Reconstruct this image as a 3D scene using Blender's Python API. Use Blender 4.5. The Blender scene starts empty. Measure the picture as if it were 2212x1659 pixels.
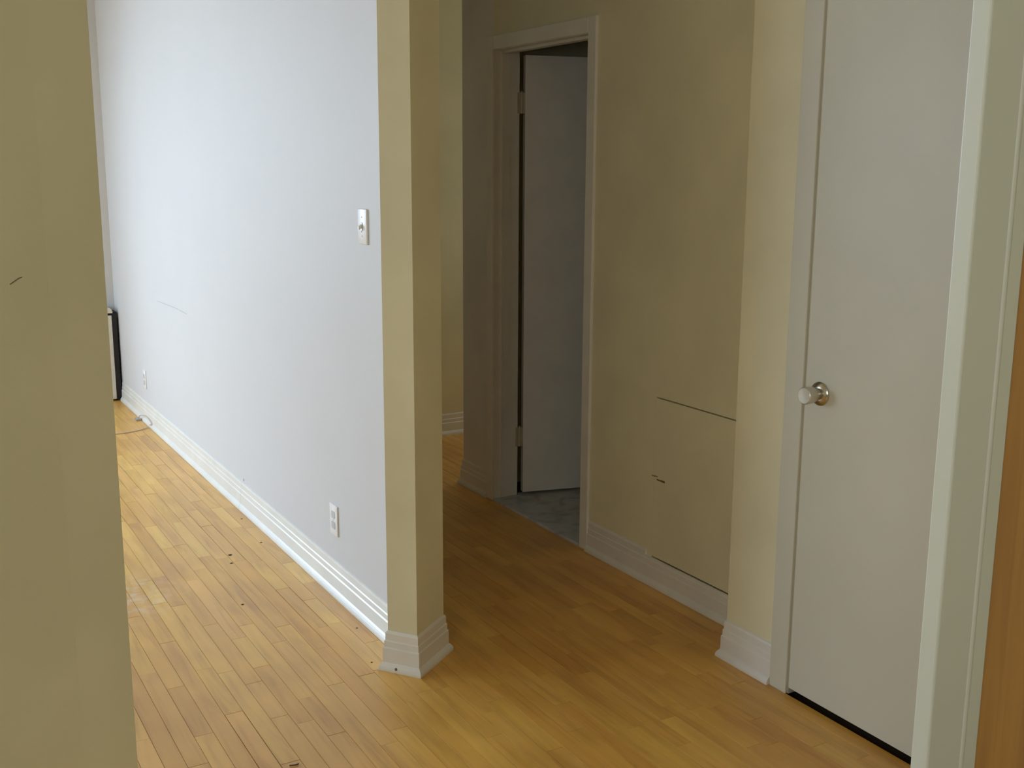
import bpy, bmesh, math, random
from mathutils import Vector, Matrix
random.seed(7)
D = bpy.data
C = bpy.context.scene.collection
SC = bpy.context.scene

# ------------------------------------------------------------------ camera
W_PX, H_PX, F_PX = 2212.0, 1659.0, 2375.75
CAM_H = 1.53
PITCH = math.radians(11.1666)
YAW = math.radians(30.098)
ROLL = math.radians(0.287)
cd = D.cameras.new('camera')
cd.sensor_width = 36.0
cd.lens = F_PX / W_PX * 36.0
cd.clip_start = 0.02
cam = D.objects.new('camera', cd)
C.objects.link(cam)
cam.matrix_world = (Matrix.Translation((0, 0, CAM_H)) @ Matrix.Rotation(-YAW, 4, 'Z') @
                    Matrix.Rotation(math.pi / 2 - PITCH, 4, 'X') @ Matrix.Rotation(ROLL, 4, 'Z'))
SC.camera = cam

# ------------------------------------------------------------------ sky, daylight, exposure
wd = D.worlds.new('sky')
SC.world = wd
wd.use_nodes = True
wd.node_tree.nodes['Background'].inputs[0].default_value = (0.72, 0.86, 1.0, 1)
wd.node_tree.nodes['Background'].inputs[1].default_value = 1.0


def area(name, loc, direction, sx, sy, power, col):
    l = D.lights.new(name, 'AREA')
    l.shape = 'RECTANGLE'
    l.size, l.size_y, l.energy, l.color = sx, sy, power, col
    o = D.objects.new(name, l)
    C.objects.link(o)
    o.location = loc
    o.rotation_euler = Vector(direction).to_track_quat('-Z', 'Z').to_euler()
    return o


# daylight through the far living room window; side, kitchen, passage lights are added fill
area('living_window_daylight', (-1.35, 7.98, 1.78), (0, -1, -1.0), 2.30, 1.70, 272, (0.58, 0.77, 1.0))
area('living_side_added_light', (-3.42, 5.50, 1.62), (1, 0, -1.0), 2.30, 2.00, 106, (0.58, 0.77, 1.0))  # added: evens the brightness along the partition wall
area('kitchen_added_fill', (-1.43, -0.85, 1.72), (1, 0, 0), 1.06, 1.06, 38, (0.93, 0.98, 1.0))  # added: soft light on post, closet door and near left wall
area('passage_added_fill', (4.37, 5.13, 1.55), (-1, 0, 0), 0.66, 0.96, 8.0, (0.98, 0.97, 0.97))  # added to lift the dark end of the hall
SC.cycles.max_bounces = 16          # dim hall lit only by light passed from wall to wall
SC.cycles.diffuse_bounces = 12
SC.view_settings.view_transform = 'Standard'
SC.view_settings.look = 'None'
SC.view_settings.gamma = 1.0
SC.view_settings.use_curve_mapping = False
SC.view_settings.exposure = 0.0


# ------------------------------------------------------------------ materials
def N(nt, t, x=0, y=0, **kw):
    n = nt.nodes.new(t)
    n.location = (x, y)
    for k, v in kw.items():
        setattr(n, k, v)
    return n


def base_mat(name):
    m = D.materials.new(name)
    m.use_nodes = True
    nt = m.node_tree
    b = nt.nodes['Principled BSDF']
    return m, nt, b


def mix_col(nt, fac, a, b, blend='MIX'):
    n = N(nt, 'ShaderNodeMix', data_type='RGBA', blend_type=blend)
    for sock, v in ((n.inputs[0], fac), (n.inputs[6], a), (n.inputs[7], b)):
        if hasattr(v, 'is_linked') or hasattr(v, 'links'):
            nt.links.new(v, sock)
        else:
            sock.default_value = v if not isinstance(v, tuple) or len(v) == 4 else (*v, 1)
    return n.outputs[2]


def ramp(nt, fac, stops):
    r = N(nt, 'ShaderNodeValToRGB')
    el = r.color_ramp.elements
    while len(el) < len(stops):
        el.new(0.5)
    for e, (p, c) in zip(el, stops):
        e.position = p
        e.color = (*c, 1)
    if fac is not None:
        nt.links.new(fac, r.inputs[0])
    return r.outputs[0]


def math_node(nt, op, a, b=None, clamp=False):
    n = N(nt, 'ShaderNodeMath', operation=op, use_clamp=clamp)
    for i, v in enumerate((a, b)):
        if v is None:
            continue
        if isinstance(v, (int, float)):
            n.inputs[i].default_value = v
        else:
            nt.links.new(v, n.inputs[i])
    return n.outputs[0]


def paint(name, col, var=0.05, rough=0.6, bump=0.06, scale=3.0, spec=0.3):
    """rolled wall / trim paint: faint mottling and roller stipple"""
    m, nt, b = base_mat(name)
    g = N(nt, 'ShaderNodeNewGeometry')
    n1 = N(nt, 'ShaderNodeTexNoise')
    n1.inputs['Scale'].default_value = scale
    n1.inputs['Detail'].default_value = 4
    nt.links.new(g.outputs['Position'], n1.inputs['Vector'])
    dk = tuple(c * (1 - var * 1.6) for c in col)
    lt = tuple(min(1, c * (1 + var)) for c in col)
    c = ramp(nt, n1.outputs['Fac'], [(0.3, dk), (0.7, lt)])
    nt.links.new(c, b.inputs['Base Color'])
    b.inputs['Roughness'].default_value = rough
    b.inputs['Specular IOR Level'].default_value = spec
    n2 = N(nt, 'ShaderNodeTexNoise')
    n2.inputs['Scale'].default_value = 260
    n2.inputs['Detail'].default_value = 2
    nt.links.new(g.outputs['Position'], n2.inputs['Vector'])
    bp = N(nt, 'ShaderNodeBump')
    bp.inputs['Strength'].default_value = bump
    bp.inputs['Distance'].default_value = 0.002
    nt.links.new(n2.outputs['Fac'], bp.inputs['Height'])
    nt.links.new(bp.outputs['Normal'], b.inputs['Normal'])
    return m


def plain(name, col, rough=0.5, metal=0.0, spec=0.5, trans=0.0):
    """small solid parts, with slight wear in the gloss"""
    m, nt, b = base_mat(name)
    tc = N(nt, 'ShaderNodeTexCoord')
    n1 = N(nt, 'ShaderNodeTexNoise')
    n1.inputs['Scale'].default_value = 30
    nt.links.new(tc.outputs['Object'], n1.inputs['Vector'])
    c = ramp(nt, n1.outputs['Fac'], [(0.25, tuple(x * 0.9 for x in col)), (0.75, col)])
    nt.links.new(c, b.inputs['Base Color'])
    b.inputs['Roughness'].default_value = rough
    b.inputs['Metallic'].default_value = metal
    b.inputs['Specular IOR Level'].default_value = spec
    b.inputs['Transmission Weight'].default_value = trans
    return m


def plank_wood(name, island):
    """maple strip flooring: tone by board, stretched grain, old amber varnish"""
    m, nt, b = base_mat(name)
    g = N(nt, 'ShaderNodeNewGeometry')
    if island:
        rnd = g.outputs['Random Per Island']
    else:
        rnd = N(nt, 'ShaderNodeObjectInfo').outputs['Random']
    # grain coordinates, shifted for each board
    sc = N(nt, 'ShaderNodeVectorMath', operation='MULTIPLY')
    sc.inputs[1].default_value = (34, 2.6, 1)
    nt.links.new(g.outputs['Position'], sc.inputs[0])
    sh = N(nt, 'ShaderNodeVectorMath', operation='ADD')
    cmb = N(nt, 'ShaderNodeCombineXYZ')
    k = math_node(nt, 'MULTIPLY', rnd, 57.0)
    nt.links.new(k, cmb.inputs[0])
    nt.links.new(k, cmb.inputs[2])
    nt.links.new(sc.outputs[0], sh.inputs[0])
    nt.links.new(cmb.outputs[0], sh.inputs[1])
    n1 = N(nt, 'ShaderNodeTexNoise')
    n1.inputs['Scale'].default_value = 1.0
    n1.inputs['Detail'].default_value = 5
    n1.inputs['Distortion'].default_value = 0.6
    nt.links.new(sh.outputs[0], n1.inputs['Vector'])
    tone = ramp(nt, rnd, [(0.0, (0.620, 0.325, 0.058)), (0.15, (0.735, 0.415, 0.076)), (0.3, (0.680, 0.365, 0.070)),
                          (0.42, (0.765, 0.450, 0.090)), (0.55, (0.700, 0.400, 0.066)), (0.68, (0.750, 0.415, 0.096)),
                          (0.8, (0.670, 0.345, 0.052)), (0.93, (0.800, 0.495, 0.106)), (1.0, (0.63, 0.315, 0.050))])
    gr = ramp(nt, n1.outputs['Fac'], [(0.28, (0.80, 0.74, 0.66)), (0.5, (1.0, 1.0, 1.0)), (0.75, (1.10, 1.12, 1.14))])
    c = mix_col(nt, 1.0, tone, gr, 'MULTIPLY')
    # broad blotches in the varnish
    n2 = N(nt, 'ShaderNodeTexNoise')
    n2.inputs['Scale'].default_value = 3.2
    n2.inputs['Detail'].default_value = 3
    nt.links.new(g.outputs['Position'], n2.inputs['Vector'])
    bl = ramp(nt, n2.outputs['Fac'], [(0.3, (0.86, 0.82, 0.76)), (0.65, (1.04, 1.04, 1.04))])
    c = mix_col(nt, 1.0, c, bl, 'MULTIPLY')
    # pale scuffed plaster-dust patch on the living room boards
    dist = N(nt, 'ShaderNodeVectorMath', operation='DISTANCE')
    dist.inputs[1].default_value = (0.62, 3.93, 0)
    nt.links.new(g.outputs['Position'], dist.inputs[0])
    fall = N(nt, 'ShaderNodeMapRange')
    fall.inputs[1].default_value, fall.inputs[2].default_value = 0.30, 0.02
    nt.links.new(dist.outputs['Value'], fall.inputs[0])
    n3 = N(nt, 'ShaderNodeTexNoise')
    n3.inputs['Scale'].default_value = 22
    n3.inputs['Detail'].default_value = 6
    nt.links.new(g.outputs['Position'], n3.inputs['Vector'])
    th = N(nt, 'ShaderNodeMapRange')
    th.inputs[1].default_value, th.inputs[2].default_value = 0.45, 0.75
    nt.links.new(n3.outputs['Fac'], th.inputs[0])
    pf = math_node(nt, 'MULTIPLY', fall.outputs[0], th.outputs[0])
    pf = math_node(nt, 'MULTIPLY', pf, 0.8, True)
    c = mix_col(nt, pf, c, (0.72, 0.66, 0.58, 1))
    nt.links.new(c, b.inputs['Base Color'])
    rr = N(nt, 'ShaderNodeMapRange')
    rr.inputs[3].default_value, rr.inputs[4].default_value = 0.36, 0.52
    nt.links.new(n2.outputs['Fac'], rr.inputs[0])
    nt.links.new(rr.outputs[0], b.inputs['Roughness'])
    b.inputs['Specular IOR Level'].default_value = 0.5
    b.inputs['Coat Weight'].default_value = 0.7
    b.inputs['Coat Roughness'].default_value = 0.42
    b.inputs['Coat IOR'].default_value = 1.5
    bp = N(nt, 'ShaderNodeBump')
    bp.inputs['Strength'].default_value = 0.05
    bp.inputs['Distance'].default_value = 0.003
    nt.links.new(n1.outputs['Fac'], bp.inputs['Height'])
    nt.links.new(bp.outputs['Normal'], b.inputs['Normal'])
    return m


def brown_wood(name):
    m, nt, b = base_mat(name)
    g = N(nt, 'ShaderNodeNewGeometry')
    sc = N(nt, 'ShaderNodeVectorMath', operation='MULTIPLY')
    sc.inputs[1].default_value = (30, 30, 1.2)
    nt.links.new(g.outputs['Position'], sc.inputs[0])
    n1 = N(nt, 'ShaderNodeTexNoise')
    n1.inputs['Scale'].default_value = 1.2
    n1.inputs['Detail'].default_value = 6
    n1.inputs['Distortion'].default_value = 0.8
    nt.links.new(sc.outputs[0], n1.inputs['Vector'])
    c = ramp(nt, n1.outputs['Fac'], [(0.25, (0.36, 0.165, 0.040)), (0.55, (0.50, 0.245, 0.062)), (0.8, (0.58, 0.30, 0.08))])
    nt.links.new(c, b.inputs['Base Color'])
    b.inputs['Roughness'].default_value = 0.42
    return m


def stone(name, col):
    m, nt, b = base_mat(name)
    g = N(nt, 'ShaderNodeNewGeometry')
    n1 = N(nt, 'ShaderNodeTexNoise')
    n1.inputs['Scale'].default_value = 9
    n1.inputs['Detail'].default_value = 8
    n1.inputs['Distortion'].default_value = 1.6
    nt.links.new(g.outputs['Position'], n1.inputs['Vector'])
    c = ramp(nt, n1.outputs['Fac'], [(0.3, tuple(x * 0.62 for x in col)), (0.52, col), (0.8, tuple(min(1, x * 1.15) for x in col))])
    nt.links.new(c, b.inputs['Base Color'])
    b.inputs['Roughness'].default_value = 0.3
    return m


def glass_pane(name):
    m = D.materials.new(name)
    m.use_nodes = True
    nt = m.node_tree
    nt.nodes.clear()
    out = N(nt, 'ShaderNodeOutputMaterial')
    t = N(nt, 'ShaderNodeBsdfTransparent')
    gl = N(nt, 'ShaderNodeBsdfGlossy')
    gl.inputs['Roughness'].default_value = 0.02
    mx = N(nt, 'ShaderNodeMixShader')
    mx.inputs[0].default_value = 0.06
    nt.links.new(t.outputs[0], mx.inputs[1])
    nt.links.new(gl.outputs[0], mx.inputs[2])
    nt.links.new(mx.outputs[0], out.inputs[0])
    return m


M = dict(
    cream=paint('cream_wall_paint', (0.77, 0.728, 0.512)),
    pale=paint('pale_grey_wall_paint', (0.78, 0.76, 0.71)),
    living=paint('pale_living_room_paint', (0.635, 0.630, 0.630), var=0.008),
    ceiling=paint('ceiling_paint', (0.66, 0.63, 0.55), var=0.02),
    trim=paint('white_trim_gloss', (0.76, 0.75, 0.70), var=0.03, rough=0.32, bump=0.02, scale=8, spec=0.5),
    bathtrim=paint('grey_white_trim_gloss', (0.78, 0.76, 0.69), var=0.03, rough=0.35, bump=0.02, scale=8, spec=0.5),
    door=paint('white_door_paint', (0.635, 0.63, 0.53), var=0.03, rough=0.4, bump=0.02, scale=2, spec=0.45),
    plank=plank_wood('maple_strip_varnish', False),
    plank_far=plank_wood('maple_strip_varnish_far', True),
    dark_floor=plain('bounce_cutting_brown', (0.16, 0.12, 0.08), 0.5),
    subfloor=plain('dark_subfloor', (0.05, 0.028, 0.012), 0.9),
    wood=brown_wood('amber_brown_wood'),
    plastic=plain('white_plastic', (0.86, 0.85, 0.84), 0.35),
    greyplastic=plain('grey_white_plastic', (0.52, 0.51, 0.53), 0.4),
    wallscuff=plain('faint_wall_scuff', (0.47, 0.46, 0.46), 0.7),
    slot=plain('dark_slot', (0.05, 0.045, 0.04), 0.6),
    gap=plain('dark_crack', (0.035, 0.028, 0.02), 0.9),
    screw=plain('painted_screw', (0.45, 0.43, 0.42), 0.4, 0.4),
    nickel=plain('satin_nickel', (0.58, 0.55, 0.47), 0.22, 1.0),
    frost=plain('pale_worn_knob', (0.66, 0.63, 0.54), 0.34, 0.6),
    brass=plain('painted_brass_hinge', (0.56, 0.50, 0.38), 0.5, 0.15),
    marble=stone('blue_grey_marble', (0.52, 0.56, 0.60)),
    tile=stone('grey_floor_tile', (0.52, 0.52, 0.49)),
    grout=plain('dark_grout', (0.05, 0.045, 0.04), 0.9),
    black=plain('black_gap_shade', (0.010, 0.008, 0.012), 0.6),
    enamel=plain('cream_enamel', (0.74, 0.70, 0.60), 0.35),
    cord=plain('grey_white_cord', (0.62, 0.50, 0.42), 0.5),
    dirt=plain('dark_dirt', (0.06, 0.045, 0.04), 0.8),
    stain=plain('brown_grime', (0.16, 0.12, 0.075), 0.9),
    glass=glass_pane('window_glass'),
    plaster=plain('plaster_chip', (0.62, 0.57, 0.46), 0.8),
)


# ------------------------------------------------------------------ mesh helpers
class MB:
    def __init__(self):
        self.v, self.f = [], []

    def add(self, vs, fs):
        o = len(self.v)
        self.v += [tuple(p) for p in vs]
        self.f += [tuple(i + o for i in f) for f in fs]
        return self

    def box(self, x0, x1, y0, y1, z0, z1, ch=0.0):
        if ch <= 0:
            vs = [(x, y, z) for z in (z0, z1) for x, y in ((x0, y0), (x1, y0), (x1, y1), (x0, y1))]
            return self.add(vs, [(3, 2, 1, 0), (4, 5, 6, 7), (0, 1, 5, 4), (1, 2, 6, 5), (2, 3, 7, 6), (3, 0, 4, 7)])
        bm = bmesh.new()
        bmesh.ops.create_cube(bm, size=1)
        for v in bm.verts:
            v.co = ((x0 + x1) / 2 + v.co.x * (x1 - x0), (y0 + y1) / 2 + v.co.y * (y1 - y0), (z0 + z1) / 2 + v.co.z * (z1 - z0))
        bmesh.ops.bevel(bm, geom=bm.edges[:], offset=ch, segments=2, affect='EDGES', profile=0.5)
        bm.verts.index_update()
        self.add([v.co[:] for v in bm.verts], [[v.index for v in f.verts] for f in bm.faces])
        bm.free()
        return self

    def prism(self, poly, z0, z1):
        n = len(poly)
        a = sum(poly[i][0] * poly[(i + 1) % n][1] - poly[(i + 1) % n][0] * poly[i][1] for i in range(n))
        if a < 0:
            poly = poly[::-1]
        vs = [(x, y, z0) for x, y in poly] + [(x, y, z1) for x, y in poly]
        fs = [tuple(range(n - 1, -1, -1)), tuple(range(n, 2 * n))]
        fs += [(i, (i + 1) % n, n + (i + 1) % n, n + i) for i in range(n)]
        return self.add(vs, fs)

    def sweep(self, path, prof, left=True):
        """profile of (outward offset, z) pairs carried along a plan polyline with mitred corners"""
        P = [Vector(p) for p in path]
        n = len(P)
        rings = []
        for i in range(n):
            ds = []
            if i > 0:
                ds.append((P[i] - P[i - 1]).normalized())
            if i < n - 1:
                ds.append((P[i + 1] - P[i]).normalized())
            ns = [Vector((-d.y, d.x)) if left else Vector((d.y, -d.x)) for d in ds]
            m = sum(ns, Vector((0, 0))).normalized()
            m = m / max(0.2, m.dot(ns[0]))
            rings.append([(P[i].x + m.x * o, P[i].y + m.y * o, z) for o, z in prof])
        k = len(prof)
        vs = [p for r in rings for p in r]
        fs = []
        for i in range(n - 1):
            for j in range(k):
                a, b = i * k + j, i * k + (j + 1) % k
                fs.append((a, b, b + k, a + k))
        fs.append(tuple(range(k)))
        fs.append(tuple(range((n - 1) * k + k - 1, (n - 1) * k - 1, -1)))
        return self.add(vs, fs)

    def lathe(self, prof, axis_o, axis_d, seg=32):
        d = Vector(axis_d).normalized()
        u = d.orthogonal().normalized()
        w = d.cross(u)
        o = Vector(axis_o)
        vs, fs = [], []
        for r, h in prof:
            for i in range(seg):
                a = 2 * math.pi * i / seg
                vs.append(o + d * h + (u * math.cos(a) + w * math.sin(a)) * r)
        for j in range(len(prof) - 1):
            for i in range(seg):
                a, b = j * seg + i, j * seg + (i + 1) % seg
                fs.append((a, b, b + seg, a + seg))
        fs.append(tuple(range(seg - 1, -1, -1)))
        fs.append(tuple((len(prof) - 1) * seg + i for i in range(seg)))
        return self.add(vs, fs)

    def tube(self, pts, r, seg=8):
        pts = [Vector(p) for p in pts]
        vs, fs = [], []
        for i, p in enumerate(pts):
            d = (pts[min(i + 1, len(pts) - 1)] - pts[max(i - 1, 0)]).normalized()
            up = Vector((0, 0, 1)) if abs(d.z) < 0.9 else Vector((1, 0, 0))
            u = d.cross(up).normalized()
            w = u.cross(d)
            for k in range(seg):
                a = 2 * math.pi * k / seg
                vs.append(p + (u * math.cos(a) + w * math.sin(a)) * r)
        for i in range(len(pts) - 1):
            for k in range(seg):
                a, b = i * seg + k, i * seg + (k + 1) % seg
                fs.append((a, b, b + seg, a + seg))
        fs.append(tuple(range(seg - 1, -1, -1)))
        fs.append(tuple((len(pts) - 1) * seg + k for k in range(seg)))
        return self.add(vs, fs)

    def build(self, name, mat, parent=None, smooth=False):
        me = D.meshes.new(name)
        me.from_pydata(self.v, [], self.f)
        bm = bmesh.new()
        bm.from_mesh(me)
        bmesh.ops.recalc_face_normals(bm, faces=bm.faces[:])
        bm.to_mesh(me)
        bm.free()
        me.materials.append(M[mat])
        if smooth:
            me.polygons.foreach_set('use_smooth', [True] * len(me.polygons))
            me.set_sharp_from_angle(angle=math.radians(38))
        o = D.objects.new(name, me)
        C.objects.link(o)
        if parent is not None:
            o.parent = parent
        return o


def tag(o, label=None, cat=None, kind=None, group=None):
    for k, v in (('label', label), ('category', cat), ('kind', kind), ('group', group)):
        if v:
            o[k] = v
    return o


def struct(name, mb, mat, label, cat, smooth=False):
    return tag(mb.build(name, mat, None, smooth), label, cat, 'structure')


def empty(name, loc, label, cat, kind=None, group=None):
    o = D.objects.new(name, None)
    o.empty_display_size = 0.05
    C.objects.link(o)
    o.location = loc
    bpy.context.view_layer.update()
    return tag(o, label, cat, kind, group)


def put(mb, name, mat, parent, smooth=False):
    """a part modelled in room coordinates under a root that may stand anywhere"""
    o = mb.build(name, mat, parent, smooth)
    o.matrix_parent_inverse = parent.matrix_world.inverted()
    return o


# ------------------------------------------------------------------ plan of the rooms (metres, X to the hall, Y away)
ZC = 2.66            # ceiling
XW = 1.351           # living room face of the partition
XH = 2.413           # hall face of the bathroom wall
XP = 2.235           # face of the closet pier
YFAR = 7.58          # far living room wall
A = math.radians(36.7)
U1 = Vector((math.cos(A), math.sin(A)))
U2 = Vector((-math.sin(A), math.cos(A)))
PC = Vector((1.3239, 2.8287)) + 0.0235 * (U1 + U2)          # near corner of the wall-end post
PL = PC + 0.102 * U2
PR = PC + 0.178 * U1
PB = PL + PR - PC

# ceiling
struct('ceiling', MB().box(-3.2, 4.4, -2.4, 7.9, ZC, ZC + 0.12), 'ceiling', 'flat off-white ceiling over living room and hall', 'ceiling')

# ---- living room / hall partition and its angled end post
struct('wall_partition', MB().box(XW, XW + 0.115, 3.02, YFAR + 0.2, 0, ZC), 'living',
       'long pale daylit living room wall with switch and outlet', 'wall')
post = struct('wall_end_post', MB().prism([tuple(PC), tuple(PR), tuple(PB), tuple(PL)], 0, ZC), 'cream',
              'angled beige post ending the partition wall in mid picture', 'wall')

# ---- far living room wall with its window above the heater (all out of the picture)
wx0, wx1, wz0, wz1 = -2.45, -0.25, 0.70, 2.05
w = MB()
w.box(-3.2, wx0, YFAR, YFAR + 0.2, 0, ZC).box(wx1, XW, YFAR, YFAR + 0.2, 0, ZC)
w.box(wx0, wx1, YFAR, YFAR + 0.2, 0, wz0).box(wx0, wx1, YFAR, YFAR + 0.2, wz1, ZC)
struct('wall_far', w, 'living', 'far living room wall holding the big window', 'wall')
win = empty('window_1', (-1.35, YFAR, wz0), 'white framed living room window in the far wall', 'window', 'structure')
fr = MB()
for x in (wx0, -1.375, wx1 - 0.05):
    fr.box(x, x + 0.05, YFAR + 0.03, YFAR + 0.09, wz0, wz1)
fr.box(wx0, wx1, YFAR + 0.03, YFAR + 0.09, wz0, wz0 + 0.05).box(wx0, wx1, YFAR + 0.03, YFAR + 0.09, wz1 - 0.05, wz1)
put(fr, 'window_frame', 'trim', win)
put(MB().box(wx0 + 0.05, -1.375, YFAR + 0.055, YFAR + 0.061, wz0 + 0.05, wz1 - 0.05), 'pane', 'glass', win)
put(MB().box(-1.325, wx1 - 0.05, YFAR + 0.055, YFAR + 0.061, wz0 + 0.05, wz1 - 0.05), 'pane', 'glass', win)
put(MB().box(wx0 - 0.05, wx1 + 0.05, YFAR - 0.05, YFAR + 0.03, wz0 - 0.03, wz0, 0.004), 'window_sill', 'trim', win)

# ---- living room left wall and the wall back to the kitchen
lw = MB()
lw.box(-3.2, -3.05, 1.00, 4.40, 0, ZC).box(-3.2, -3.05, 6.60, YFAR, 0, ZC)
lw.box(-3.2, -3.05, 4.40, 6.60, 0, 0.14).box(-3.2, -3.05, 4.40, 6.60, 2.0, ZC)
struct('wall_living_side', lw, 'living', 'living room side wall with the added window, outside the picture', 'wall')


def side_window(name, xa, xb, y0, y1, z0, z1, label):
    wn = empty(name, ((xa + xb) / 2, (y0 + y1) / 2, z0), label, 'window', 'structure')
    f = MB()
    for y in (y0, y1 - 0.045):
        f.box(xa, xb, y, y + 0.045, z0, z1)
    f.box(xa, xb, y0, y1, z0, z0 + 0.045).box(xa, xb, y0, y1, z1 - 0.045, z1)
    put(f, 'window_frame', 'trim', wn)
    xm = (xa + xb) / 2
    put(MB().box(xm - 0.003, xm + 0.003, y0 + 0.045, y1 - 0.045, z0 + 0.045, z1 - 0.045), 'pane', 'glass', wn)


side_window('added_window_3', -3.13, -3.08, 4.40, 6.60, 0.14, 2.0, 'wide unseen window added in the living room side wall to even the light')

# ---- near left wall with the slight corner bead (foreground)
E_ = Vector((0.2577, 1.4975))
K_ = Vector((0.1826, 1.4483))
dl = Vector((-0.812, -0.584)).normalized()
p3 = K_ + dl * 1.86
wl = MB().prism([tuple(E_), tuple(K_), tuple(p3), tuple(p3 + Vector((-0.07, 0.11))), tuple(K_ + Vector((-0.06, 0.14))), tuple(E_ + Vector((-0.075, 0.095)))], 0, ZC)
wall_left = struct('wall_left', wl, 'cream', 'beige wall edge filling the left foreground, faint vertical bead', 'wall')
struct('wall_living_back', MB().box(-3.2, -1.24, 0.98, 1.10, 0, ZC), 'cream', 'living room back wall joining the near left wall', 'wall')

# ---- kitchen shell behind the camera
kw = MB()
kw.box(-1.45, -1.30, -2.4, -1.40, 0, ZC).box(-1.45, -1.30, -0.30, 1.10, 0, ZC)
kw.box(-1.45, -1.30, -1.40, -0.30, 0, 1.17).box(-1.45, -1.30, -1.40, -0.30, 2.27, ZC)
struct('wall_kitchen_side', kw, 'cream', 'kitchen side wall behind the camera with the added window', 'wall')
struct('wall_kitchen_back', MB().box(-1.45, XP + 0.12, -2.4, -2.28, 0, ZC), 'cream', 'kitchen back wall behind the camera', 'wall')
side_window('added_window_2', -1.40, -1.34, -1.40, -0.30, 1.17, 2.27, 'small unseen kitchen window added behind the camera to light the foreground')

# ---- bathroom / hall wall with the doorway and the access panel opening
BY0, BY1, BZ = 3.587, 4.317, 2.024          # bathroom door opening
AY0, AY1, AZ0, AZ1 = 2.54, 3.116, 0.098, 0.7150   # access panel opening
XB = XH + 0.120
hw = MB()
hw.box(XH, XB, 2.48, AY1, AZ1, ZC)
hw.box(XH, XB, AY1, BY0 - 0.02, 0, ZC)
hw.box(XH, XB, 2.48, AY1, 0, AZ0)
hw.box(XH, XB, 2.48, AY0, AZ0, AZ1)
hw.box(XH, XB, BY0 - 0.02, BY1 + 0.02, BZ + 0.02, ZC)
struct('wall_hall', hw, 'cream', 'beige hall wall with bathroom doorway', 'wall')
struct('wall_corner', MB().box(XH, XB, BY1 + 0.02, 4.632, 0, ZC), 'pale', 'narrow greyish wall strip left of the bathroom door casing', 'wall')
# corner return into the passage and its end wall
struct('wall_passage_side', MB().box(XB, 4.3, 4.52, 4.632, 0, ZC), 'cream', 'passage wall turning away beyond the bathroom door', 'wall')
struct('wall_back', MB().box(XW + 0.115, 4.3, 5.569, 5.69, 0, ZC), 'cream', 'dim beige wall closing the end of the hall', 'wall')
pe = MB()
pe.box(4.3, 4.4, 4.52, 4.78, 0, ZC).box(4.3, 4.4, 5.48, 5.69, 0, ZC)
pe.box(4.3, 4.4, 4.78, 5.48, 0, 1.05).box(4.3, 4.4, 4.78, 5.48, 2.05, ZC)
struct('wall_passage_end', pe, 'cream', 'end wall of the side passage with the added window', 'wall')
side_window('added_window_4', 4.32, 4.36, 4.78, 5.48, 1.05, 2.05, 'small unseen window added to brighten the end of the hall')
# bathroom box
struct('wall_bathroom_side', MB().box(XB, 4.3, 2.60, 2.72, 0, ZC), 'ceiling', 'bathroom side wall in the dark', 'wall')
struct('wall_bathroom_far', MB().box(4.3, 4.4, 2.60, 4.52, 0, ZC), 'ceiling', 'bathroom far wall in the dark', 'wall')

# ---- closet pier and closet front
CY1, CY0, CZ = 2.205, 1.445, 2.05     # closet door opening
cw = MB()
cw.box(XP, XP + 0.12, CY1 + 0.01, 2.490, 0, ZC)
cw.box(XP + 0.12, XH, 2.38, 2.490, 0, ZC)
cw.box(XP, XP + 0.12, CY0 - 0.01, CY1 + 0.01, CZ + 0.01, ZC)
cw.box(XP, XP + 0.12, -2.4, CY0 - 0.01, 0, ZC)
struct('wall_right', cw, 'cream', 'beige closet wall pier right of the access panel', 'wall')
cl = MB().box(XP + 0.12, 3.0, 0.30, 0.40, 0, ZC).box(XH, 3.0, 2.38, 2.490, 0, ZC)
struct('wall_closet_sides', cl, 'ceiling', 'inside side walls of the closet', 'wall')
struct('wall_closet_back', MB().box(3.0, 3.1, 0.4, 2.6, 0, ZC), 'ceiling', 'inside back wall of the closet', 'wall')

# ------------------------------------------------------------------ floor: recessed subfloor and separate strips
PW, GAP, TH = 0.0530, 0.0008, 0.018
floor = struct('floor', MB().box(-3.2, 4.4, -2.4, 7.9, -0.10, -TH), 'subfloor', 'worn honey-coloured strip wood floor', 'floor')
LENS = (0.24, 0.32, 0.40, 0.49, 0.60, 0.75, 0.92)


def plank_geo(w_, l_):
    c = 0.0011
    hw_, hl = w_ / 2, l_ / 2
    vs = [(sx * hw_, sy * hl, -TH) for sx, sy in ((-1, -1), (1, -1), (1, 1), (-1, 1))]
    vs += [(sx * hw_, sy * hl, -c) for sx, sy in ((-1, -1), (1, -1), (1, 1), (-1, 1))]
    vs += [(sx * (hw_ - 0.0003), sy * (hl - 0.0003), 0) for sx, sy in ((-1, -1), (1, -1), (1, 1), (-1, 1))]
    fs = [(8, 9, 10, 11)]
    for i in range(4):
        j = (i + 1) % 4
        fs += [(i, j, j + 4, i + 4), (i + 4, j + 4, j + 8, i + 8)]
    return vs, fs


PLANK_ME = []
for L in LENS:
    row = []
    for gw in (GAP, 0.0024):
        me = D.meshes.new('plank')
        v_, f_ = plank_geo(PW - gw, L - 0.0007)
        me.from_pydata(v_, [], f_)
        me.materials.append(M['plank'])
        row.append((me, v_, f_))
    PLANK_ME.append(row)

cy_, sy_ = math.cos(YAW), math.sin(YAW)


def project(x, y, z):
    z -= CAM_H
    a = x * cy_ - y * sy_
    b = x * sy_ + y * cy_
    zz = b * math.cos(PITCH) - z * math.sin(PITCH)
    yy = b * math.sin(PITCH) + z * math.cos(PITCH)
    if zz < 0.1:
        return None
    return W_PX / 2 + F_PX * a / zz, H_PX / 2 - F_PX * yy / zz


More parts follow.
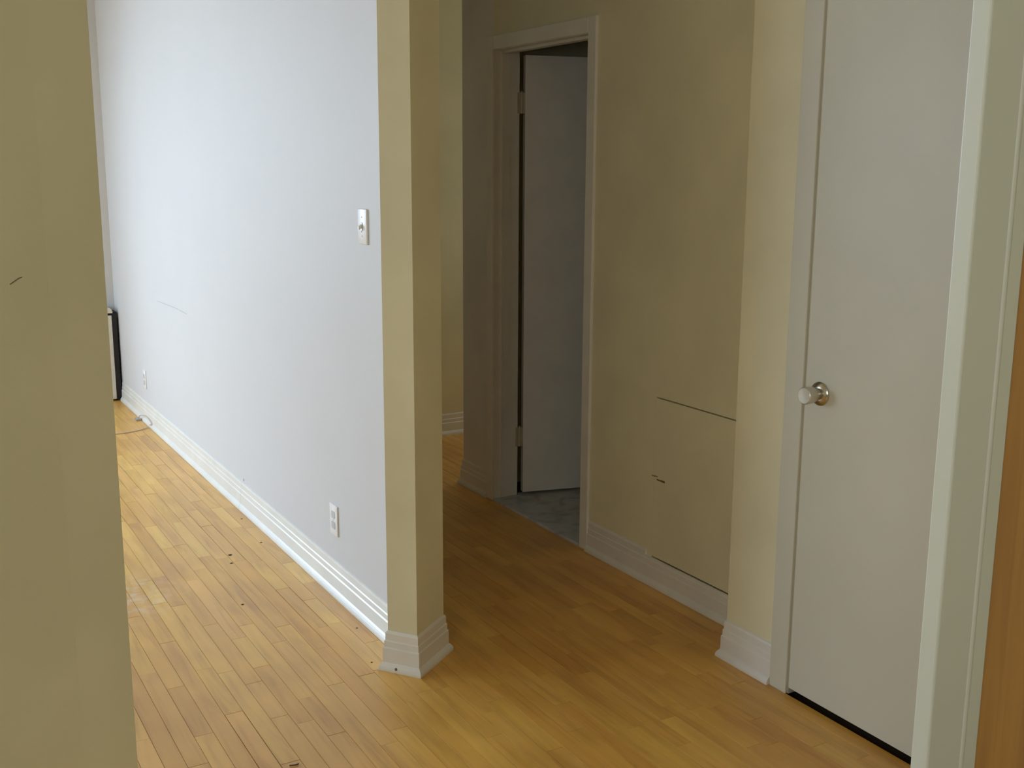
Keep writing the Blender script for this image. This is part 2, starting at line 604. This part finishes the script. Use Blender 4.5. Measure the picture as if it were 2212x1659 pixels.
def shown(x, y):
    q = project(x, y, 0)
    if q is None:
        return False
    u, v = q
    if not (200 < u < 2010 and v < 1740):
        return False
    if u < 202 + 0.058 * v - 8:
        return False
    if x < 1.33:
        return u < 985 or v > 1440
    if x < 1.46 and y > 3.0:
        return False
    return u > 955 or v > 1460


rng = random.Random(21)
spots = []
x = -3.021          # puts a board edge under the face of the closet door
while x < 2.41:
    y = 0.60 - rng.random() * 0.5
    y_end = 7.56
    while y < y_end:
        k = rng.choice((0, 1, 1, 2, 2, 3, 3, 4, 4, 5, 6))
        L = LENS[k]
        if not (x > XP - 0.015 and y + L / 2 < 2.36):      # closet boards left out: dark subfloor makes the shade under the door
            spots.append((x + PW / 2, y + L / 2, k, 1 if rng.random() < 0.09 else 0))
        y += L
    x += PW
while x < 4.3:
    y = 4.62
    while y < 5.57:
        k = rng.choice((1, 2, 3))
        spots.append((x + PW / 2, y + LENS[k] / 2, k, 0))
        y += LENS[k]
    x += PW
scored = []
for i, (px, py, k, g) in enumerate(spots):
    L = LENS[k]
    vis = 0.0
    for t in (-0.4, -0.2, 0, 0.2, 0.4):
        if shown(px, py + t * L):
            vis += 1
    if vis:
        r2 = px * px + py * py + CAM_H ** 2
        vis = vis * L * CAM_H / r2 ** 1.5
    scored.append((vis, i))
scored.sort(reverse=True)
near = {i for s, i in scored[:300] if s > 0}
far = MB()
for i, (px, py, k, g) in enumerate(spots):
    me, v_, f_ = PLANK_ME[k][g]
    if i in near:
        o = D.objects.new('plank', me)
        C.objects.link(o)
        o.parent = floor
        o.location = (px, py, rng.uniform(-0.0004, 0.0004))
    else:
        far.add([(a + px, b + py, c) for a, b, c in v_], f_)
fo = far.build('far_planks', 'plank_far', floor)
fo['kind'] = 'stuff'

struct('floor_kitchen', MB().box(-1.30, XP, -2.28, 0.10, -TH, -0.001), 'dark_floor', 'unseen kitchen floor behind the camera, made dark to cut bounced light', 'floor')  # dark brown chosen to weaken bounce onto the near left wall

# bathroom threshold and tiles
struct('trim_threshold', MB().box(XH - 0.012, 2.549, BY0 + 0.001, BY1 - 0.001, -0.017, 0.010, 0.003), 'marble',
       'blue-grey marble threshold under the bathroom door', 'threshold')
bfloor = struct('floor_bathroom', MB().box(2.551, 4.3, 2.72, 4.52, -0.0175, 0.002), 'grout', 'grey tiled bathroom floor seen through the doorway', 'floor')
tme = None
for ix in range(9):
    for iy in range(9):
        x0 = 2.551 + (0.0 if ix == 0 else 0.036 + (ix - 1) * 0.203)
        wx = 0.0335 if ix == 0 else 0.200
        y0 = 2.725 + iy * 0.203
        if x0 + wx > 4.29 or y0 + 0.2 > 4.53:
            continue
        t = MB().box(-wx / 2, wx / 2, -0.1, 0.1, 0.0, 0.006, 0.0012)
        o = t.build('tile', 'tile', bfloor)
        o.location = (x0 + wx / 2, y0 + 0.1, 0.002)

# ------------------------------------------------------------------ baseboards
PROF = [(0, 0), (0.0235, 0), (0.0235, 0.007), (0.0215, 0.014), (0.017, 0.021), (0.0125, 0.026), (0.0120, 0.0705),
        (0.0088, 0.0745), (0.0088, 0.0925), (0.0060, 0.0960), (0.0060, 0.1175), (0.0035, 0.1235), (0, 0.1255)]
PROF_CUT = PROF[:9] + [(0.0060, 0.0960), (0.0060, 0.1040), (0, 0.1045)]


def baseboard(name, paths, label, left=True, prof=PROF):
    mb = MB()
    for p in paths:
        mb.sweep(p, prof, left)
    return struct(name, mb, 'trim', label, 'baseboard')


b_liv = baseboard('baseboard_living', [[(XW, 3.02), (XW, 4.755)], [(XW, 4.757), (XW, 7.455)]], 'white stepped baseboard along the daylit living room wall', True)
b_post = baseboard('baseboard_post', [[tuple(PL + 0.06 * U1), tuple(PL), tuple(PC), tuple(PR), tuple(PR + 0.03 * U2)]],
                   'cream stepped baseboard wrapped around the angled post', False)
b_hall = MB()
b_hall.sweep([(XH, AY1 + 0.032), (XH, BY0 - 0.056)], PROF, True)
b_hall.sweep([(XH, 2.490), (XH, AY1 + 0.032)], PROF_CUT, True)
struct('baseboard_hall', b_hall, 'trim', 'cream baseboard below the access panel, its top bead cut away', 'baseboard')
baseboard('baseboard_corner', [[(XH, BY1 + 0.056), (XH, 4.632), (XB + 0.6, 4.632)]], 'short white baseboard left of the bathroom door', True)
baseboard('baseboard_pier', [[(XP, CY1 + 0.072), (XP, 2.490), (XH - 0.012, 2.490)]], 'cream baseboard on the closet pier, left end mitred', True)
baseboard('baseboard_back', [[(XW + 0.115, 5.569), (4.3, 5.569)]], 'grey baseboard at the far end of the hall', False)
baseboard('baseboard_left', [[tuple(E_ + Vector((-0.06, 0.076))), tuple(E_), tuple(K_), tuple(p3)]], 'baseboard of the near left wall', False)
# nail hole with a rust stain on the post baseboard
def dot(mb, c, n, r, th=0.0012, sq=1.0):
    return mb.lathe([(r, -0.001), (r * 0.9, th * 0.6), (r * 0.4, th)], c, n, 12)


nc = PL * 0.62 + PC * 0.38 - 0.0225 * U1
put(dot(MB(), (nc.x, nc.y, 0.0125), (-U1.x, -U1.y, 0.25), 0.0046), 'nail_hole', 'stain', b_post)

# ------------------------------------------------------------------ bathroom door frame and leaf
cs = MB()
cf0, cf1 = XH - 0.014, XH
cs.box(cf0, cf1, BY0 - 0.056, BY0 - 0.002, 0, BZ + 0.060, 0.003)
cs.box(cf0, cf1, BY1 + 0.002, BY1 + 0.056, 0, BZ + 0.060, 0.003)
cs.box(cf0, cf1, BY0 - 0.002, BY1 + 0.002, BZ + 0.002, BZ + 0.060, 0.003)
trim2 = struct('trim_1', cs, 'bathtrim', 'plain painted casing around the bathroom doorway', 'door casing')
jb = MB()
jb.box(XH - 0.006, XB, BY0 - 0.02, BY0, 0, BZ + 0.02)
jb.box(XH - 0.006, XB, BY1, BY1 + 0.02, 0, BZ + 0.02)
jb.box(XH - 0.006, XB, BY0, BY1, BZ, BZ + 0.02)
put(jb, 'door_jamb', 'bathtrim', trim2)
sp = MB()
sp.box(XH + 0.030, XH + 0.066, BY0, BY0 + 0.011, 0.011, BZ)
sp.box(XH + 0.030, XH + 0.066, BY1 - 0.011, BY1, 0.011, BZ)
sp.box(XH + 0.030, XH + 0.066, BY0 + 0.011, BY1 - 0.011, BZ - 0.011, BZ)
put(sp, 'door_stop', 'bathtrim', trim2)

HX, HY = XB + 0.006, BY1 - 0.002
ang = math.radians(-13.5)
door1 = empty('door_1', (HX, HY, 0), 'white flush bathroom door standing open into the dark bathroom', 'door', 'structure')
door1.rotation_euler = (0, 0, ang)
bpy.context.view_layer.update()
leaf = MB().box(0.020, 0.725, -0.004, 0.031, 0.020, BZ - 0.012, 0.0015).build('leaf', 'bathtrim', door1)
for hz in (0.245, 1.762):
    h = MB()
    for q in range(5):
        h.lathe([(0.0055, 0), (0.0062, 0.001), (0.0062, 0.0165), (0.0055, 0.0175)], (0.004, -0.002, hz + q * 0.018), (0, 0, 1), 12)
    h.lathe([(0.003, 0), (0.005, 0.003), (0.003, 0.007)], (0.004, -0.002, hz + 0.09), (0, 0, 1), 12)
    h.box(0.004, 0.022, -0.0035, -0.0010, hz, hz + 0.090)
    h.build('hinge', 'brass', door1, True)
    j2 = MB().box(XB - 0.011, XB + 0.008, BY1 - 0.0022, BY1 - 0.0002, hz, hz + 0.090)
    put(j2, 'hinge_leaf', 'brass', trim2)
kb = MB().lathe([(0.031, 0), (0.031, 0.004), (0.024, 0.010), (0.011, 0.014), (0.010, 0.030), (0.020, 0.038), (0.027, 0.050), (0.024, 0.062), (0.012, 0.067)],
                (0.662, -0.004, 0.95), (0, -1, 0), 24)
kb.build('door_knob', 'nickel', door1, True)

# ------------------------------------------------------------------ closet door
door2 = empty('door_2', (XP - 0.008, CY1 - 0.004, 0), 'white flush closet door with a worn round knob', 'door', 'structure')
put(MB().box(XP - 0.008, XP + 0.027, CY0 + 0.004, CY1 - 0.003, 0.021, CZ - 0.004, 0.0015), 'leaf', 'door', door2)
kx, ky, kz = XP - 0.008, 2.146, 0.920
put(MB().lathe([(0.0335, 0), (0.0335, 0.0035), (0.030, 0.0075), (0.022, 0.0105), (0.0165, 0.0125), (0.0145, 0.0125)], (kx, ky, kz), (-1, 0, 0), 40), 'rosette', 'nickel', door2, True)
put(MB().lathe([(0.0145, 0.010), (0.0150, 0.017), (0.0205, 0.024), (0.0228, 0.034), (0.0240, 0.046), (0.0246, 0.055), (0.0240, 0.0595), (0.0215, 0.0615), (0.012, 0.0612), (0.002, 0.0608)],
               (kx, ky, kz), (-1, 0, 0), 40), 'door_knob', 'frost', door2, True)
cs = MB()
cs.box(XP - 0.014, XP + 0.0, CY1 + 0.003, CY1 + 0.072, 0, CZ + 0.07, 0.003)
cs.box(XP - 0.014, XP + 0.0, CY0 - 0.072, CY0 - 0.006, 0, CZ + 0.07, 0.003)
cs.box(XP - 0.014, XP + 0.0, CY0 - 0.006, CY1 + 0.006, CZ + 0.006, CZ + 0.07, 0.003)
trim3 = struct('trim_2', cs, 'door', 'white painted casing around the closet door', 'door casing')
jb = MB()
jb.box(XP - 0.004, XP + 0.12, CY1, CY1 + 0.01, 0, CZ + 0.01)
jb.box(XP - 0.004, XP + 0.12, CY0 - 0.01, CY0, 0, CZ + 0.01)
jb.box(XP - 0.004, XP + 0.12, CY0, CY1, CZ, CZ + 0.01)
put(jb, 'door_jamb', 'door', trim3)

# ------------------------------------------------------------------ near right: painted frame board and brown wooden door
n0 = 1.0
t4 = struct('trim_3', MB().box(n0, n0 + 0.088, 0.7638, 0.7876, 0, ZC, 0.0022), 'door',
            'tall off-white door frame board at the right edge, blue daylight along its side', 'door frame')
bead = MB().lathe([(0.0055, 0.0), (0.0055, ZC)], (n0 + 0.0610, 0.7675, 0), (0, 0, 1), 24)
put(bead, 'bead', 'door', t4, True)
door3 = empty('door_3', (n0 + 0.0920, 0.77, 0), 'amber brown wooden door at the far right edge', 'door', 'structure')
put(MB().box(n0 + 0.0920, n0 + 0.865, 0.770, 0.805, 0.012, 2.62, 0.003), 'leaf', 'wood', door3)
put(MB().lathe([(0.030, 0), (0.028, 0.006), (0.011, 0.012), (0.010, 0.030), (0.024, 0.042), (0.027, 0.054), (0.014, 0.062)], (n0 + 0.80, 0.770, 0.95), (0, -1, 0), 24), 'door_knob', 'nickel', door3, True)
struct('wall_kitchen_end', MB().box(n0 + 0.87, XP, 0.75, 0.84, 0, ZC), 'cream', 'short wall between wooden door and closet wall', 'wall')

# ------------------------------------------------------------------ access panel in the hall wall
ap = empty('access_panel', (XH, 2.85, AZ0), 'beige plumbing access panel with a dark gap along its top edge', 'access panel')
put(MB().box(XH - 0.0002, XH + 0.016, AY0 + 0.002, AY1 - 0.0004, AZ0 + 0.0110, AZ1 - 0.0050, 0.0006), 'panel', 'cream', ap)
pk = MB()
for (a, b, c_, d_) in ((3.110, 3.130, 0.415, 0.418), (3.070, 3.100, 0.405, 0.410), (3.095, 3.112, 0.417, 0.420)):
    pk.box(XH - 0.0009, XH + 0.0004, a, b, c_, d_, 0.0003)
put(pk, 'scratch', 'stain', ap)
gr_ = MB()
gr_.box(XH - 0.0006, XH + 0.0003, 3.052, 3.074, 0.404, 0.412, 0.0003)
put(gr_, 'grime', 'stain', ap)

# ------------------------------------------------------------------ light switch and outlets on the living room wall
sw = empty('light_switch', (XW, 3.268, 1.285), 'white toggle light switch plate beside the angled post', 'light switch')
SY0, SY1, SZ0, SZ1 = 3.232, 3.304, 1.287, 1.398
put(MB().box(XW - 0.0075, XW + 0.001, SY0, SY1, SZ0, SZ1, 0.0035), 'plate', 'plastic', sw, True)
sm, zm = (SY0 + SY1) / 2, (SZ0 + SZ1) / 2
put(MB().box(XW - 0.0090, XW - 0.006, sm - 0.0065, sm + 0.0065, zm - 0.013, zm + 0.013, 0.0008), 'toggle_slot', 'screw', sw)
tg = MB().prism([(XW - 0.006, sm - 0.0048), (XW - 0.006, sm + 0.0048), (XW - 0.020, sm + 0.0042), (XW - 0.020, sm - 0.0042)], zm - 0.001, zm + 0.0105)
tg.v = [(x_, y_, z_ + (-0.010 if x_ < XW - 0.015 else 0)) for x_, y_, z_ in tg.v]
put(tg, 'toggle', 'plastic', sw)
for dz in (-0.030, 0.030):
    put(dot(MB(), (XW - 0.0072, sm, zm + dz), (-1, 0, 0), 0.0033, 0.0014), 'screw', 'screw', sw)
put(dot(MB(), (XW - 0.0070, sm + 0.001, zm - 0.016), (-1, 0, 0), 0.0026, 0.0012), 'grime', 'stain', sw)


def outlet(y0, y1, z0, z1, label):
    ym, z_ = (y0 + y1) / 2, (z0 + z1) / 2
    r = empty('wall_outlet', (XW, ym, z0), label, 'outlet', None, 'outlets on the living room wall')
    put(MB().box(XW - 0.0062, XW + 0.001, y0, y1, z0, z1, 0.0028), 'plate', 'plastic', r, True)
    for dz in (-0.0195, 0.0195):
        rc = MB().prism([(-0.017, -0.0085), (-0.012, -0.0135), (0.012, -0.0135), (0.017, -0.0085), (0.017, 0.0085), (0.012, 0.0135), (-0.012, 0.0135), (-0.017, 0.0085)], 0, 0.0012)
        rc.v = [(XW - 0.0061 - c, ym + a, z_ + dz + b) for a, b, c in rc.v]
        q = put(rc, 'receptacle', 'greyplastic', r)
        sl = MB()
        for dy in (-0.0065, 0.0065):
            sl.box(XW - 0.0078, XW - 0.0070, ym + dy - 0.0022, ym + dy + 0.0022, z_ + dz - 0.0030, z_ + dz + 0.0085)
        sl.lathe([(0.003, 0), (0.003, 0.0008)], (XW - 0.0071, ym, z_ + dz - 0.0065), (-1, 0, 0), 12)
        s = sl.build('slot', 'slot', q)
        s.matrix_parent_inverse = (r.matrix_world).inverted()
    put(dot(MB(), (XW - 0.0060, ym, z_), (-1, 0, 0), 0.0028, 0.0014), 'screw', 'screw', r)
    return r


outlet(3.560, 3.634, 0.2245, 0.338, 'white duplex outlet low on the pale wall near the angled post')
outlet(6.705, 6.775, 0.207, 0.318, 'faint white outlet far down the pale wall near the heater')

# ------------------------------------------------------------------ heater cabinet at the far wall
HR = 1.340
HF = 7.460
ht = empty('convector_heater', (0.0, 7.52, 0), 'cream enamel convector cabinet at the far corner, black strip for the shaded gap beside it', 'heater')
put(MB().box(-1.9, HR - 0.032, HF, YFAR - 0.002, 0.012, 0.568, 0.004), 'front_panel', 'enamel', ht)
put(MB().box(HR - 0.030, HR - 0.001, HF + 0.006, YFAR - 0.002, 0.0, 0.590), 'gap_shade_strip', 'black', ht)  # black strip: shade of the gap between cabinet and wall, as colour
cap = MB()
cp = []
for i in range(7):
    a = math.pi / 2 * i / 6
    cp.append((HR - 0.027 - 0.03 + 0.03 * math.sin(a), 0.590 + 0.03 - 0.03 * (1 - math.cos(a))))
poly = [(-1.9, 0.584)] + [(HR - 0.027, 0.584)] + cp[::-1] + [(-1.9, 0.620)]
n_ = len(poly)
cap.add([(x_, HF - 0.006, z_) for x_, z_ in poly] + [(x_, YFAR - 0.002, z_) for x_, z_ in poly],
        [tuple(range(n_)), tuple(range(2 * n_ - 1, n_ - 1, -1))] + [(i, (i + 1) % n_, n_ + (i + 1) % n_, n_ + i) for i in range(n_)])
put(cap, 'top_cap', 'enamel', ht)
put(MB().box(-1.88, HR - 0.029, HF + 0.010, YFAR - 0.004, 0.568, 0.584), 'grille_slot', 'black', ht)

# ------------------------------------------------------------------ cable bits, debris and marks
def curve_pts(P, n=8):
    P = [Vector(p) for p in P]
    out = []
    for i in range(len(P) - 1):
        p0, p1, p2, p3_ = P[max(i - 1, 0)], P[i], P[i + 1], P[min(i + 2, len(P) - 1)]
        for k in range(n):
            t = k / n
            out.append(0.5 * ((2 * p1) + (-p0 + p2) * t + (2 * p0 - 5 * p1 + 4 * p2 - p3_) * t * t + (-p0 + 3 * p1 - 3 * p2 + p3_) * t ** 3))
    out.append(P[-1])
    return out


cable = MB().tube(curve_pts([(0.92, 6.53, 0.0035), (1.05, 6.505, 0.0035), (1.15, 6.500, 0.0035), (1.25, 6.525, 0.0035), (1.318, 6.57, 0.006)]), 0.0034)
tag(cable.build('cable', 'cord', None, True), 'thin grey-brown cable lying across the far living room floor', 'cable')
wr = MB().tube(curve_pts([(1.310, 6.81, 0.010), (1.318, 6.80, 0.030), (1.331, 6.74, 0.042), (1.333, 6.66, 0.044), (1.333, 6.58, 0.036), (1.330, 6.545, 0.026), (1.324, 6.565, 0.020)]), 0.0030)
wp = empty('wire', (1.31, 6.8, 0), 'loose wire loop sagging against the far white baseboard', 'wire')
put(wr, 'lead', 'cord', wp, True)
put(MB().box(1.292, 1.322, 6.785, 6.835, 0.0, 0.014, 0.004), 'plug', 'screw', wp)


def px_floor(u, v):
    """where a spot seen in the photograph lies on the floor"""
    x_, y_ = u - W_PX / 2, -(v - H_PX / 2)
    x_, y_ = x_ * math.cos(ROLL) - y_ * math.sin(ROLL), x_ * math.sin(ROLL) + y_ * math.cos(ROLL)
    d = (x_, F_PX * math.cos(PITCH) + y_ * math.sin(PITCH), -F_PX * math.sin(PITCH) + y_ * math.cos(PITCH))
    t = -CAM_H / d[2]
    return (d[0] * cy_ + d[1] * sy_) * t, (-d[0] * sy_ + d[1] * cy_) * t


specks = [((497, 1199), 0.0075, 'upper of the two dark specks on the boards by the living room baseboard'),
          ((500, 1217), 0.0060, 'lower of the two dark specks on the boards by the living room baseboard'),
          ((522, 1121), 0.0045, 'tiny dark speck farthest along the living room baseboard'),
          ((564, 1172), 0.0045, 'tiny dark speck close under the living room baseboard'),
          ((524, 1306), 0.0050, 'dark speck on the pale boards in mid living room floor'),
          ((771, 1357), 0.0040, 'small brown crumb left of the angled post base'),
          ((803, 1431), 0.0035, 'tiny dark crumb at the left foot of the angled post')]
for (u, v), r, lab in specks:
    fx, fy = px_floor(u, v)
    bm = MB().lathe([(r, 0), (r * 0.95, r * 0.18), (r * 0.5, r * 0.34)], (0, 0, 0), (0, 0, 1), 9)
    bm.v = [(a * (1 + 0.25 * math.sin(5 * b / r)), b * (0.75 + 0.2 * math.cos(3 * a / r)), c) for a, b, c in bm.v]
    o = bm.build('dirt_speck', 'dirt')
    o.location = (fx, fy, 0.0005)
    tag(o, lab, 'speck', None, 'dark specks on the wood floor')
fx, fy = px_floor(636, 1654)
spl = MB().tube(curve_pts([(fx - 0.012, fy + 0.004, 0.002), (fx - 0.003, fy, 0.0025), (fx + 0.006, fy - 0.001, 0.002), (fx + 0.012, fy + 0.002, 0.002)]), 0.0016, 6)
tag(spl.build('splinter', 'dirt', None, True), 'dark splinter on the floor at the bottom edge of the picture', 'splinter')
# hair-thin scuff on the near left wall, nick in the living room wall above the baseboard joint
q0 = K_ + dl * 0.045
nd = Vector((0.584, -0.812)).normalized()
sc_ = MB().tube(curve_pts([(q0.x + dl.x * 0.012 + nd.x * 0.0004, q0.y + dl.y * 0.012 + nd.y * 0.0004, 1.3915), (q0.x + nd.x * 0.0004, q0.y + nd.y * 0.0004, 1.397), (q0.x - dl.x * 0.006, q0.y - dl.y * 0.006, 1.3985)]), 0.0005, 6)
sc_.build('scuff_mark', 'stain', wall_left, True)
put(dot(MB(), (XW - 0.001, 4.735, 0.142), (-1, 0, 0), 0.006, 0.001), 'paint_chip', 'screw', b_liv)
mk = MB().tube(curve_pts([(XW - 0.0002, 6.29, 0.783), (XW - 0.0004, 6.15, 0.7875), (XW - 0.0004, 5.90, 0.7915), (XW - 0.0002, 5.63, 0.789)]), 0.0013, 6)
put(mk, 'scuff_mark', 'wallscuff', D.objects['wall_partition'], True)
